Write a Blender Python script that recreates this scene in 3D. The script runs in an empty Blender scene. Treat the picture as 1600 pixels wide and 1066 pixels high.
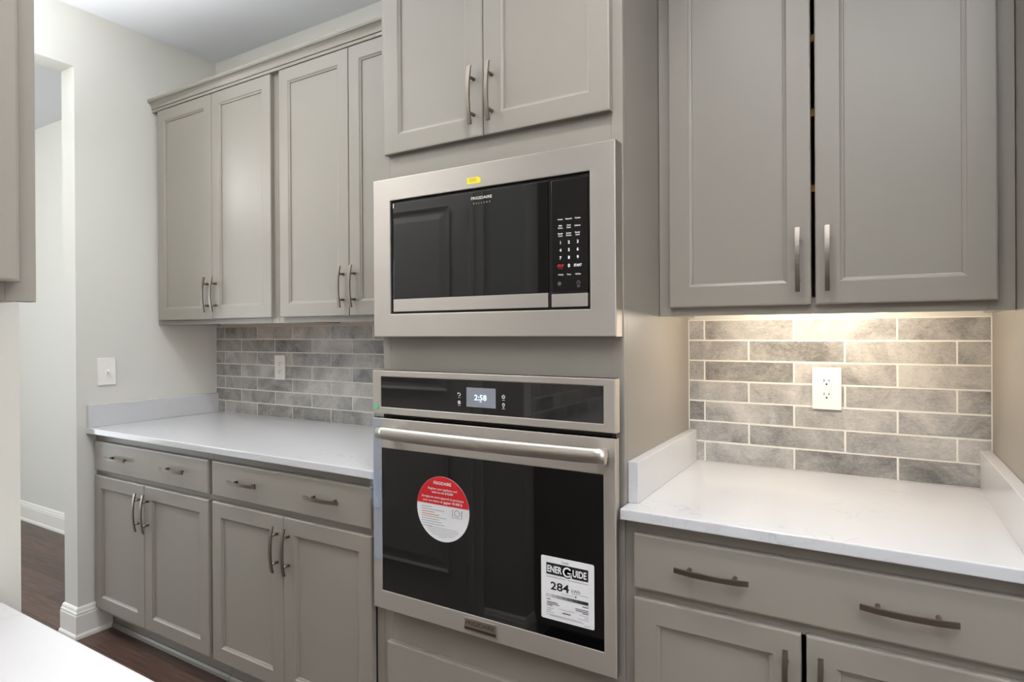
import bpy, bmesh, math, random
from mathutils import Vector, Matrix

random.seed(7)
S = bpy.context.scene
COL = S.collection

# ------------------------------------------------------------------ camera, world, lights, exposure
H = 1.3277
cam_d = bpy.data.cameras.new('camera')
cam = bpy.data.objects.new('camera', cam_d)
COL.objects.link(cam)
cam_d.sensor_width = 36.0
cam_d.lens = 948.58 / 1600 * 36.0
cam_d.shift_y = -(533 - 519.71) / 1600
cam_d.clip_start = 0.02
R_ = Vector((0.85951408, 0.5110774, -0.00595221))
F_ = Vector((-0.51109421, 0.85952311, -0.00165213))
U_ = Vector((0.0042717, 0.00446217, 0.99998092))
mw = Matrix((R_, U_, -F_)).transposed().to_4x4()
mw.translation = Vector((0, 0, H))
cam.matrix_world = mw
S.camera = cam

S.view_settings.view_transform = 'Standard'
S.view_settings.look = 'None'
S.view_settings.gamma = 1
S.view_settings.use_curve_mapping = False
S.view_settings.exposure = 0.04

W = bpy.data.worlds.new('world')
S.world = W
W.use_nodes = True
W.node_tree.nodes['Background'].inputs[0].default_value = (0.90, 0.95, 1.0, 1)
W.node_tree.nodes['Background'].inputs[1].default_value = 0.3


def area(name, loc, size, power, col, rot=(0, 0, 0), size_y=None, shape=None, spread=None):
    l = bpy.data.lights.new(name, 'AREA')
    l.energy = power
    l.color = col
    l.size = size
    if size_y:
        l.shape = 'RECTANGLE'
        l.size_y = size_y
    if shape:
        l.shape = shape
    if spread:
        l.spread = spread
    o = bpy.data.objects.new(name, l)
    o.location = loc
    o.rotation_euler = rot
    COL.objects.link(o)
    return o


PI = math.pi
CEIL = 2.7577
WARM = (1.0, 0.86, 0.70)
NEUT = (1.0, 0.985, 0.97)
COOL = (0.86, 0.93, 1.0)
# recessed ceiling lamps over the pantry aisle; their baffles cut off flat rays
for n, (x, y, p) in enumerate([(-0.42, 0.76, 7.5), (-2.1, 0.76, 7)]):
    area('ceiling_lamp', (x, y, CEIL - 0.012), 0.13, p, NEUT, shape='DISK', spread=2.2)
# added upward fills for the ceiling: one behind the camera, one down the aisle
area('bounce_fill', (0.35, -0.40, 1.6), 0.9, 82, (0.98, 0.99, 1.0), rot=(PI, 0, 0), shape='DISK', spread=2.1)
area('bounce_fill', (-2.1, 0.74, 1.95), 1.5, 23, (0.96, 0.98, 1.0), rot=(PI, 0, 0), size_y=0.45, spread=1.95)
# daylight through the hall's window, then fill lights added in hall and kitchen
area('hall_window_light', (-6.25, -1.0, 1.2), 2.8, 64, (0.88, 0.95, 1.0), rot=(PI / 2, 0, -PI / 2), size_y=1.9)
l = bpy.data.lights.new('hall_fill', 'POINT')  # unseen fill, added to brighten the hall and its ceiling
l.energy = 33
l.color = NEUT
l.shadow_soft_size = 0.10
o = bpy.data.objects.new('hall_fill', l)
o.location = (-4.5, 0.4, CEIL - 0.28)
COL.objects.link(o)
area('kitchen_fill', (2.9, -1.0, 1.5), 2.0, 36, (0.97, 0.985, 1.0), rot=(PI / 2, 0, PI / 2), size_y=1.6)  # added side fill; the kitchen wall behind it is solid


# ------------------------------------------------------------------ materials
def lin(c):
    out = []
    for v in c[:3]:
        v = v / 255.0
        out.append(v / 12.92 if v <= 0.04045 else ((v + 0.055) / 1.055) ** 2.4)
    return (out[0], out[1], out[2], 1)


def mat(name, rgb, rough=0.5, metal=0.0, spec=0.5, var=0.03, scale=30.0, bump=0.0, bscale=200.0, stretch=(1, 1, 1), coat=0.0, aniso=0.0, tangent=None, emit=None, rvar=0.0):
    m = bpy.data.materials.new(name)
    m.use_nodes = True
    nt = m.node_tree
    b = nt.nodes['Principled BSDF']
    b.inputs['Roughness'].default_value = rough
    b.inputs['Metallic'].default_value = metal
    b.inputs['Specular IOR Level'].default_value = spec
    b.inputs['Coat Weight'].default_value = coat
    b.inputs['Base Color'].default_value = lin(rgb)
    tc = nt.nodes.new('ShaderNodeTexCoord')
    mp = nt.nodes.new('ShaderNodeMapping')
    mp.inputs['Scale'].default_value = stretch
    nt.links.new(tc.outputs['Object'], mp.inputs['Vector'])
    if var:
        n = nt.nodes.new('ShaderNodeTexNoise')
        n.inputs['Scale'].default_value = scale
        n.inputs['Detail'].default_value = 4
        nt.links.new(mp.outputs[0], n.inputs['Vector'])
        r = nt.nodes.new('ShaderNodeMapRange')
        r.inputs['To Min'].default_value = 1 - var
        r.inputs['To Max'].default_value = 1 + var
        nt.links.new(n.outputs[0], r.inputs['Value'])
        mx = nt.nodes.new('ShaderNodeMix')
        mx.data_type = 'RGBA'
        mx.blend_type = 'MULTIPLY'
        mx.inputs['Factor'].default_value = 1
        mx.inputs['A'].default_value = lin(rgb)
        nt.links.new(r.outputs[0], mx.inputs['B'])
        nt.links.new(mx.outputs['Result'], b.inputs['Base Color'])
        if rvar:
            r2 = nt.nodes.new('ShaderNodeMapRange')
            r2.inputs['To Min'].default_value = rough - rvar
            r2.inputs['To Max'].default_value = rough + rvar
            nt.links.new(n.outputs[0], r2.inputs['Value'])
            nt.links.new(r2.outputs[0], b.inputs['Roughness'])
    if bump:
        n2 = nt.nodes.new('ShaderNodeTexNoise')
        n2.inputs['Scale'].default_value = bscale
        n2.inputs['Detail'].default_value = 3
        nt.links.new(mp.outputs[0], n2.inputs['Vector'])
        bp = nt.nodes.new('ShaderNodeBump')
        bp.inputs['Strength'].default_value = bump
        bp.inputs['Distance'].default_value = 0.002
        nt.links.new(n2.outputs[0], bp.inputs['Height'])
        nt.links.new(bp.outputs[0], b.inputs['Normal'])
    if aniso:
        b.inputs['Anisotropic'].default_value = aniso
        cx = nt.nodes.new('ShaderNodeCombineXYZ')
        for i in range(3):
            cx.inputs[i].default_value = tangent[i]
        nt.links.new(cx.outputs[0], b.inputs['Tangent'])
    if emit:
        b.inputs['Emission Color'].default_value = lin(rgb)
        b.inputs['Emission Strength'].default_value = emit
    return m


def flat(name, rgb, rough=0.5, **k):
    return mat(name, rgb, rough, var=0.015, scale=60, **k)


M = {}
M['cab'] = mat('taupe_cabinet_paint', (144, 138, 129), 0.36, var=0.012, scale=14, bump=0.05, bscale=160)
M['wall'] = mat('wall_paint', (215, 214, 207), 0.7, var=0.008, scale=4, bump=0.06, bscale=300)
M['ceiling'] = mat('ceiling_paint', (224, 226, 230), 0.85, var=0.008, scale=4)
M['trim'] = mat('white_trim_paint', (236, 234, 228), 0.4, var=0.006, scale=6)
M['steel'] = mat('brushed_steel', (194, 188, 181), 0.58, metal=1, var=0.05, scale=60, stretch=(1, 1, 40), aniso=0.7, tangent=(0, 0, 1), rvar=0.03)
M['steel_handle'] = mat('brushed_steel_bar', (206, 201, 195), 0.36, metal=1, var=0.04, scale=60, stretch=(1, 40, 40))
M['nickel'] = mat('brushed_nickel_dark', (140, 132, 122), 0.36, metal=1, var=0.05, scale=80, stretch=(1, 1, 1))
M['glass'] = mat('black_oven_glass', (9, 10, 12), 0.03, spec=0.85, var=0.0)
M['glass_panel'] = mat('black_control_glass', (15, 15, 16), 0.04, spec=0.95, var=0.0)
M['black'] = flat('black_plastic', (16, 16, 17), 0.45)
M['dark'] = flat('dark_recess', (22, 21, 20), 0.7)
M['wood_in'] = mat('maple_interior', (196, 138, 72), 0.5, var=0.06, scale=12, stretch=(1, 12, 12))
M['plastic'] = flat('white_plastic', (240, 238, 233), 0.3)
M['paper'] = flat('white_label_paper', (232, 232, 234), 0.5)
M['red'] = flat('red_label_ink', (214, 32, 40), 0.5)
M['yellow'] = flat('yellow_label_paper', (240, 214, 20), 0.5)
M['green'] = flat('green_label_paper', (96, 190, 130), 0.5)
M['ink'] = flat('black_ink', (20, 20, 22), 0.6)
M['greyink'] = flat('grey_ink', (150, 150, 154), 0.6)
M['orangeink'] = flat('orange_ink', (214, 110, 80), 0.6)
M['whiteink'] = flat('white_ink', (236, 236, 236), 0.6)
M['tanink'] = flat('pale_tan_ink', (214, 206, 194), 0.6)
M['dimink'] = flat('dim_grey_ink', (120, 120, 120), 0.6)
M['redink'] = flat('red_key_ink', (200, 40, 32), 0.6)
M['screen'] = mat('lit_grey_screen', (118, 120, 128), 0.15, var=0.0, emit=0.35)
M['digits'] = mat('lit_digits', (205, 232, 250), 0.3, var=0.0, emit=1.1)
M['brass'] = mat('hinge_metal', (120, 112, 100), 0.35, metal=1, var=0.02)
M['tube'] = mat('lit_lamp_diffuser', (255, 236, 206), 0.4, var=0.0, emit=3.0)


def quartz():
    m = bpy.data.materials.new('white_quartz')
    m.use_nodes = True
    nt = m.node_tree
    b = nt.nodes['Principled BSDF']
    b.inputs['Roughness'].default_value = 0.10
    tc = nt.nodes.new('ShaderNodeTexCoord')
    n1 = nt.nodes.new('ShaderNodeTexNoise')
    n1.inputs['Scale'].default_value = 7
    n1.inputs['Detail'].default_value = 8
    n1.inputs['Distortion'].default_value = 1.6
    nt.links.new(tc.outputs['Object'], n1.inputs['Vector'])
    r1 = nt.nodes.new('ShaderNodeValToRGB')
    e = r1.color_ramp.elements
    e[0].position = 0.485
    e[0].color = (0, 0, 0, 1)
    e[1].position = 0.515
    e[1].color = (0, 0, 0, 1)
    mid = r1.color_ramp.elements.new(0.5)
    mid.color = (1, 1, 1, 1)
    nt.links.new(n1.outputs[0], r1.inputs[0])
    n2 = nt.nodes.new('ShaderNodeTexNoise')
    n2.inputs['Scale'].default_value = 5
    n2.inputs['Detail'].default_value = 3
    nt.links.new(tc.outputs['Object'], n2.inputs['Vector'])
    r2 = nt.nodes.new('ShaderNodeMapRange')
    r2.inputs['From Min'].default_value = 0.5
    r2.inputs['From Max'].default_value = 0.72
    r2.inputs['To Min'].default_value = 0
    r2.inputs['To Max'].default_value = 0.5
    nt.links.new(n2.outputs[0], r2.inputs['Value'])
    mu = nt.nodes.new('ShaderNodeMath')
    mu.operation = 'MULTIPLY'
    nt.links.new(r1.outputs[0], mu.inputs[0])
    nt.links.new(r2.outputs[0], mu.inputs[1])
    mx = nt.nodes.new('ShaderNodeMix')
    mx.data_type = 'RGBA'
    mx.inputs['A'].default_value = lin((204, 205, 207))
    mx.inputs['B'].default_value = lin((166, 166, 170))
    nt.links.new(mu.outputs[0], mx.inputs['Factor'])
    nt.links.new(mx.outputs['Result'], b.inputs['Base Color'])
    return m


M['quartz'] = quartz()


def tile_mat():
    m = bpy.data.materials.new('grey_glazed_stone_tile')
    m.use_nodes = True
    nt = m.node_tree
    b = nt.nodes['Principled BSDF']
    b.inputs['Roughness'].default_value = 0.42
    g = nt.nodes.new('ShaderNodeNewGeometry')
    tc = nt.nodes.new('ShaderNodeTexCoord')
    # every tile gets its own patch of the cloudy glaze
    cm = nt.nodes.new('ShaderNodeCombineXYZ')
    mu = nt.nodes.new('ShaderNodeMath')
    mu.operation = 'MULTIPLY'
    mu.inputs[1].default_value = 37.0
    nt.links.new(g.outputs['Random Per Island'], mu.inputs[0])
    nt.links.new(mu.outputs[0], cm.inputs[1])
    ad = nt.nodes.new('ShaderNodeVectorMath')
    nt.links.new(tc.outputs['Object'], ad.inputs[0])
    nt.links.new(cm.outputs[0], ad.inputs[1])
    n1 = nt.nodes.new('ShaderNodeTexNoise')
    n1.inputs['Scale'].default_value = 9
    n1.inputs['Detail'].default_value = 5
    n1.inputs['Roughness'].default_value = 0.62
    n1.inputs['Distortion'].default_value = 0.6
    nt.links.new(ad.outputs[0], n1.inputs['Vector'])
    n2 = nt.nodes.new('ShaderNodeTexNoise')
    n2.inputs['Scale'].default_value = 1
    n2.inputs['Detail'].default_value = 4
    n2.inputs['Roughness'].default_value = 0.7
    n2.inputs['Distortion'].default_value = 1.2
    m2 = nt.nodes.new('ShaderNodeMapping')
    m2.inputs['Rotation'].default_value = (0, 0.35, 0)
    m2.inputs['Scale'].default_value = (90, 90, 190)
    nt.links.new(ad.outputs[0], m2.inputs['Vector'])
    nt.links.new(m2.outputs[0], n2.inputs['Vector'])
    r0 = nt.nodes.new('ShaderNodeMapRange')
    r0.inputs['To Min'].default_value = -0.16
    r0.inputs['To Max'].default_value = 0.16
    nt.links.new(g.outputs['Random Per Island'], r0.inputs['Value'])
    a1 = nt.nodes.new('ShaderNodeMath')
    nt.links.new(n1.outputs[0], a1.inputs[0])
    nt.links.new(r0.outputs[0], a1.inputs[1])
    r2 = nt.nodes.new('ShaderNodeMapRange')
    r2.inputs['To Min'].default_value = -0.30
    r2.inputs['To Max'].default_value = 0.30
    nt.links.new(n2.outputs[0], r2.inputs['Value'])
    a2 = nt.nodes.new('ShaderNodeMath')
    nt.links.new(a1.outputs[0], a2.inputs[0])
    nt.links.new(r2.outputs[0], a2.inputs[1])
    cr = nt.nodes.new('ShaderNodeValToRGB')
    e = cr.color_ramp.elements
    e[0].position = 0.22
    e[0].color = lin((106, 105, 104))
    e[1].position = 0.78
    e[1].color = lin((202, 199, 194))
    nt.links.new(a2.outputs[0], cr.inputs[0])
    nt.links.new(cr.outputs[0], b.inputs['Base Color'])
    bp = nt.nodes.new('ShaderNodeBump')
    bp.inputs['Strength'].default_value = 0.35
    bp.inputs['Distance'].default_value = 0.003
    nt.links.new(a2.outputs[0], bp.inputs['Height'])
    nt.links.new(bp.outputs[0], b.inputs['Normal'])
    return m


M['tile'] = tile_mat()
M['grout'] = mat('pale_grout', (236, 233, 225), 0.9, var=0.02, scale=80)


def floor_mat():
    m = bpy.data.materials.new('dark_wood_planks')
    m.use_nodes = True
    nt = m.node_tree
    b = nt.nodes['Principled BSDF']
    b.inputs['Roughness'].default_value = 0.38
    tc = nt.nodes.new('ShaderNodeTexCoord')
    br = nt.nodes.new('ShaderNodeTexBrick')
    br.inputs['Scale'].default_value = 1
    br.inputs['Brick Width'].default_value = 1.2
    br.inputs['Row Height'].default_value = 0.13
    br.inputs['Mortar Size'].default_value = 0.0015
    br.offset = 0.37
    br.inputs['Color1'].default_value = lin((78, 60, 54))
    br.inputs['Color2'].default_value = lin((98, 74, 64))
    br.inputs['Mortar'].default_value = lin((34, 27, 25))
    nt.links.new(tc.outputs['Object'], br.inputs['Vector'])
    mp = nt.nodes.new('ShaderNodeMapping')
    mp.inputs['Scale'].default_value = (2.2, 26, 1)
    nt.links.new(tc.outputs['Object'], mp.inputs['Vector'])
    n = nt.nodes.new('ShaderNodeTexNoise')
    n.inputs['Scale'].default_value = 2.2
    n.inputs['Detail'].default_value = 7
    n.inputs['Distortion'].default_value = 0.8
    nt.links.new(mp.outputs[0], n.inputs['Vector'])
    r = nt.nodes.new('ShaderNodeMapRange')
    r.inputs['From Min'].default_value = 0.3
    r.inputs['From Max'].default_value = 0.7
    r.inputs['To Min'].default_value = 0.55
    r.inputs['To Max'].default_value = 1.3
    nt.links.new(n.outputs[0], r.inputs['Value'])
    mx = nt.nodes.new('ShaderNodeMix')
    mx.data_type = 'RGBA'
    mx.blend_type = 'MULTIPLY'
    mx.inputs['Factor'].default_value = 1
    nt.links.new(br.outputs[0], mx.inputs['A'])
    nt.links.new(r.outputs[0], mx.inputs['B'])
    nt.links.new(mx.outputs['Result'], b.inputs['Base Color'])
    return m


M['floor'] = floor_mat()


def film_mat():
    m = bpy.data.materials.new('clear_plastic_film')
    m.use_nodes = True
    nt = m.node_tree
    nt.nodes.clear()
    o = nt.nodes.new('ShaderNodeOutputMaterial')
    t = nt.nodes.new('ShaderNodeBsdfTransparent')
    t.inputs[0].default_value = (0.93, 0.96, 1.0, 1)
    p = nt.nodes.new('ShaderNodeBsdfPrincipled')
    p.inputs['Base Color'].default_value = lin((214, 224, 240))
    p.inputs['Roughness'].default_value = 0.15
    mx = nt.nodes.new('ShaderNodeMixShader')
    mx.inputs[0].default_value = 0.14
    nt.links.new(t.outputs[0], mx.inputs[1])
    nt.links.new(p.outputs[0], mx.inputs[2])
    nt.links.new(mx.outputs[0], o.inputs[0])
    return m


M['film'] = film_mat()


# ------------------------------------------------------------------ helpers
OFF = {}      # design-space origin of each thing, inherited by its parts


def thing(name, label, cat, org, loc=None, rotz=0.0, group=None):
    """An Empty at the thing's base; shapes are designed around org and move with it."""
    o = bpy.data.objects.new(name, None)
    o.empty_display_size = 0.05
    COL.objects.link(o)
    o.location = loc if loc is not None else org
    o.rotation_euler = (0, 0, rotz)
    OFF[o.name] = Vector(org)
    o['label'] = label
    o['category'] = cat
    if group:
        o['group'] = group
    return o


def obj(name, bm, m, parent=None, label=None, smooth=False):
    off = OFF[parent.name] if parent else None
    me = bpy.data.meshes.new(name)
    if off is not None:
        bmesh.ops.translate(bm.bm, verts=bm.verts, vec=-off)
    if not bm.get('flat'):
        bmesh.ops.recalc_face_normals(bm.bm, faces=bm.faces)
    if smooth:
        for f in bm.faces:
            f.smooth = True
    bm.bm.to_mesh(me)
    bm.bm.free()
    for x in (m if isinstance(m, (list, tuple)) else [m]):
        me.materials.append(x)
    o = bpy.data.objects.new(name, me)
    COL.objects.link(o)
    if parent:
        o.parent = parent
        OFF[o.name] = off
    if label:
        o['label'] = label
    return o


class BM:
    """A bmesh plus a few shape builders."""
    def __init__(self):
        self.bm = bmesh.new()
        self.tags = {}

    @property
    def verts(self): return self.bm.verts[:]

    @property
    def faces(self): return self.bm.faces[:]

    def get(self, k): return self.tags.get(k)

    def box(self, x0, x1, y0, y1, z0, z1, bev=0.0, seg=2, mi=0):
        t = bmesh.new()
        bmesh.ops.create_cube(t, size=1)
        bmesh.ops.scale(t, vec=(x1 - x0, y1 - y0, z1 - z0), verts=t.verts)
        bmesh.ops.translate(t, vec=((x0 + x1) / 2, (y0 + y1) / 2, (z0 + z1) / 2), verts=t.verts)
        if bev:
            bmesh.ops.bevel(t, geom=t.edges[:], offset=bev, segments=seg, profile=0.6, affect='EDGES')
        self.merge(t, mi)
        return self

    def merge(self, t, mi=0):
        mp = {}
        for v in t.verts:
            mp[v] = self.bm.verts.new(v.co)
        for f in t.faces:
            try:
                nf = self.bm.faces.new([mp[v] for v in f.verts])
                nf.material_index = mi
                nf.smooth = f.smooth
            except ValueError:
                pass
        t.free()

    def ringloft(self, x0, x1, z0, z1, y, loops, cap=True, mi=0):
        """Rectangular loops (inset, depth) lofted together; depth runs into +Y from y."""
        prev = None
        for ins, d in loops:
            cs = [(x0 + ins, z0 + ins), (x1 - ins, z0 + ins), (x1 - ins, z1 - ins), (x0 + ins, z1 - ins)]
            cur = [self.bm.verts.new((cx, y + d, cz)) for cx, cz in cs]
            if prev:
                for i in range(4):
                    f = self.bm.faces.new((prev[i], prev[(i + 1) % 4], cur[(i + 1) % 4], cur[i]))
                    f.material_index = mi
            prev = cur
        if cap:
            self.bm.faces.new(prev).material_index = mi
        return self

    def cyl(self, p0, p1, r, r1=None, n=16, mi=0, smooth=True):
        p0, p1 = Vector(p0), Vector(p1)
        d = p1 - p0
        t = bmesh.new()
        bmesh.ops.create_cone(t, cap_ends=True, segments=n, radius1=r, radius2=r if r1 is None else r1, depth=d.length)
        q = d.to_track_quat('Z', 'Y').to_matrix().to_4x4()
        q.translation = (p0 + p1) / 2
        bmesh.ops.transform(t, matrix=q, verts=t.verts)
        if smooth:
            for f in t.faces:
                f.smooth = len(f.verts) == 4
        self.merge(t, mi)
        return self

    def sweep(self, path, prof, closed=True):
        """Sweep a (offset, z) profile along an XY path; offset goes to the right of travel, mitred."""
        n = len(path)
        rings = []
        for i, p in enumerate(path):
            p = Vector(p)
            ds = []
            if i > 0: ds.append((p - Vector(path[i - 1])).normalized())
            if i < n - 1: ds.append((Vector(path[i + 1]) - p).normalized())
            ns = [Vector((d.y, -d.x)) for d in ds]
            if len(ns) == 2:
                nn = (ns[0] + ns[1]).normalized()
                nn = nn / max(0.2, nn.dot(ns[0]))
            else:
                nn = ns[0]
            rings.append([self.bm.verts.new((p.x + nn.x * o, p.y + nn.y * o, z)) for o, z in prof])
        k = len(prof)
        for a, b in zip(rings, rings[1:]):
            for j in range(k if closed else k - 1):
                self.bm.faces.new((a[j], a[(j + 1) % k], b[(j + 1) % k], b[j]))
        self.bm.faces.new(rings[0])
        self.bm.faces.new(rings[-1])
        return self

    def extrude_profile_x(self, x0, x1, prof):
        """prof is a closed list of (y, z)."""
        a = [self.bm.verts.new((x0, y, z)) for y, z in prof]
        b = [self.bm.verts.new((x1, y, z)) for y, z in prof]
        k = len(prof)
        for j in range(k):
            self.bm.faces.new((a[j], a[(j + 1) % k], b[(j + 1) % k], b[j]))
        self.bm.faces.new(a)
        self.bm.faces.new(b)
        return self

    def quad_y(self, x0, x1, z0, z1, y):
        """A printed patch facing -Y."""
        vs = [self.bm.verts.new(c) for c in ((x0, y, z0), (x1, y, z0), (x1, y, z1), (x0, y, z1))]
        self.bm.faces.new(vs)
        return self

    def poly_y(self, pts, y):
        self.bm.faces.new([self.bm.verts.new((a, y, b)) for a, b in pts])
        return self

    def ring_y(self, cx, cz, r0, r1, y, a0=0.0, a1=2 * PI, n=28):
        prev = None
        for i in range(n + 1):
            a = a0 + (a1 - a0) * i / n
            c, s = math.cos(a), math.sin(a)
            cur = (self.bm.verts.new((cx + r0 * c, y, cz + r0 * s)), self.bm.verts.new((cx + r1 * c, y, cz + r1 * s)))
            if prev:
                self.bm.faces.new((prev[0], prev[1], cur[1], cur[0]))
            prev = cur
        return self

    def text(self, s, cx, cz, y, h=None, w=None, bold=0.0, align='C', cap=None):
        """Flat lettering facing -Y, fitted to height h (of a capital H) and/or width w."""
        cu = bpy.data.curves.new('lettering', 'FONT')
        cu.body = s
        cu.size = 1
        cu.offset = bold
        cu.resolution_u = 3
        to = bpy.data.objects.new('lettering', cu)
        COL.objects.link(to)
        dg = bpy.context.evaluated_depsgraph_get()
        me = bpy.data.meshes.new_from_object(to.evaluated_get(dg))
        vs = [v.co.copy() for v in me.vertices]
        fs = [tuple(p.vertices) for p in me.polygons]
        bpy.data.objects.remove(to)
        bpy.data.curves.remove(cu)
        bpy.data.meshes.remove(me)
        if not vs:
            return self
        xa, xb = min(v.x for v in vs), max(v.x for v in vs)
        za, zb = min(v.y for v in vs), max(v.y for v in vs)
        caph = 0.72
        if h:
            sz = h / caph
        else:
            sz = w / (xb - xa)
        sx = w / (xb - xa) if w else sz
        ox = {'C': (xa + xb) / 2, 'L': xa, 'R': xb}[align]
        base = caph / 2
        nv = [self.bm.verts.new((cx + (v.x - ox) * sx, y, cz + (v.y - base) * sz)) for v in vs]
        for f in fs:
            try:
                self.bm.faces.new([nv[i] for i in f])
            except ValueError:
                pass
        return self


def struct(o):
    o['kind'] = 'structure'
    return o


def tag(o, label, cat, group=None):
    o['label'] = label
    o['category'] = cat
    if group:
        o['group'] = group
    return o


# ------------------------------------------------------------------ the room
XL, YB = -2.988, 1.9686
OPEN_Y0, OPEN_Y1, OPEN_Z = 0.46, 1.3035, 2.4965
XR1, XR2 = -0.5088, 0.2625
NX = -1.25                     # face of the near wall that carries the near counter
b = BM().box(-6.4, 3.1, -4.1, 2.1, -0.05, 0)
struct(obj('floor', b, M['floor']))
b = BM().box(-6.4, 3.1, -4.1, 2.1, CEIL, CEIL + 0.05)
struct(obj('ceiling', b, M['ceiling']))
b = BM().box(-3.103, 3.1, YB, YB + 0.12, 0, CEIL)
struct(obj('wall_back', b, M['wall']))
b = BM()
b.box(XL - 0.115, XL, OPEN_Y1, YB, 0, CEIL)
b.box(XL - 0.115, XL, OPEN_Y0 - 0.12, OPEN_Y1, OPEN_Z, CEIL)
struct(obj('wall_left', b, M['wall']))
# wall on the near side of the aisle, with a panelled door in it
DX0, DX1, DZ = -2.29, -1.53, 2.05
b = BM()
b.box(XL - 0.115, DX0, OPEN_Y0 - 0.12, OPEN_Y0, 0, OPEN_Z)
b.box(XL, DX0, OPEN_Y0 - 0.12, OPEN_Y0, OPEN_Z, CEIL)
b.box(DX0, DX1, OPEN_Y0 - 0.12, OPEN_Y0, DZ, CEIL)
b.box(DX1, NX, OPEN_Y0 - 0.12, OPEN_Y0, 0, CEIL)
b.box(NX - 0.12, NX, -4.1, OPEN_Y0 - 0.12, 0, CEIL)
struct(obj('wall_near', b, M['wall']))
b = BM().box(XR2 + 0.04, 3.1, 1.36, YB, 0, CEIL)
struct(obj('wall_right', b, M['wall']))
b = BM()
b.box(3.0, 3.1, -4.1, 1.36, 0, CEIL)
b.box(NX, 3.0, -4.1, -4.0, 0, CEIL)
struct(obj('wall_kitchen', b, M['wall']))
b = BM()
b.box(-6.4, -3.103, 1.95, 2.1, 0, CEIL)
b.box(-6.4, -6.3, -2.6, 1.95, 0, CEIL)
b.box(-6.3, -3.103, -2.6, -2.5, 0, CEIL)
b.box(-3.103, -2.988, -2.6, OPEN_Y0 - 0.12, 0, CEIL)
struct(obj('wall_hall', b, M['wall']))

BASE = [(0, 0), (0.019, 0), (0.019, 0.012), (0.016, 0.019), (0.014, 0.022), (0.014, 0.098), (0.012, 0.104), (0.0125, 0.110),
        (0.009, 0.117), (0.008, 0.124), (0.0055, 0.130), (0.002, 0.1335), (0, 0.134)]
b = BM().sweep([(XL, 1.4395), (XL, OPEN_Y1), (XL - 0.115, OPEN_Y1), (XL - 0.115, 1.93)][::-1], BASE)
struct(obj('baseboard_left', b, M['trim']))
b = BM().sweep([(-6.3, 1.95), (-3.125, 1.95)], BASE)
struct(obj('baseboard_hall', b, M['trim']))
b = BM().sweep([(DX0 - 0.08, OPEN_Y0), (XL - 0.115, OPEN_Y0)], BASE)
b.sweep([(NX, 0.387), (NX, OPEN_Y0), (DX1 + 0.08, OPEN_Y0)], BASE)
struct(obj('baseboard_near', b, M['trim']))
# panelled door on the near side of the aisle (seen as a reflection in the oven glass)
b = BM()
yf = OPEN_Y0 - 0.015
b.box(DX0 + 0.004, DX1 - 0.004, yf - 0.035, yf, 0.008, DZ - 0.004, 0.002)
for z0, z1 in ((0.24, 0.92), (1.06, 1.90)):
    t = BM().ringloft(DX0 + 0.12, DX1 - 0.12, z0, z1, 0, [(0, 0), (0.012, 0.008), (0.03, 0.008), (0.055, 0.002)])
    for v in t.bm.verts:
        v.co.y = yf + 0.0095 - v.co.y
    b.merge(t.bm)
door = struct(obj('door_1', b, M['trim']))
OFF[door.name] = Vector((0, 0, 0))
for z in (0.25, 1.05, 1.82):
    b = BM().cyl((DX1 - 0.004, OPEN_Y0 - 0.004, z - 0.05), (DX1 - 0.004, OPEN_Y0 - 0.004, z + 0.05), 0.007, n=10)
    obj('hinge', b, M['black'], door)
b = BM()
cas = [(0, 0), (0.07, 0), (0.07, 0.02), (0.05, 0.018), (0.03, 0.013), (0, 0.011)]
for x0, x1, z0, z1 in ((DX0 - 0.075, DX0, 0, DZ + 0.075), (DX1, DX1 + 0.075, 0, DZ + 0.075)):
    b.box(x0, x1, OPEN_Y0, OPEN_Y0 + 0.012, z0, z1, 0.003)
    b.box(x0 + 0.008, x1 - 0.045, OPEN_Y0 + 0.012, OPEN_Y0 + 0.02, z0, z1, 0.003)
b.box(DX0, DX1, OPEN_Y0, OPEN_Y0 + 0.012, DZ, DZ + 0.075, 0.003)
struct(obj('trim_1', b, M['trim']))


# ------------------------------------------------------------------ cabinet builders (all face -Y in design space)
FRAME_D = 0.019


def door_bm(x0, x1, z0, z1, yf, fw=0.054, t=0.0185):
    return BM().ringloft(x0, x1, z0, z1, yf, [(0.0, t), (0.0, 0.003), (0.0012, 0.0008), (0.004, 0.0), (fw - 0.001, 0.0), (fw + 0.0005, 0.0018),
                                              (fw + 0.005, 0.0042), (fw + 0.0075, 0.0048), (fw + 0.0085, 0.0085)], cap=True)


def slab_bm(x0, x1, z0, z1, yf, t=0.0185):
    return BM().ringloft(x0, x1, z0, z1, yf, [(0.0, t), (0.0, 0.004), (0.0015, 0.0012), (0.005, 0.0)])


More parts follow.
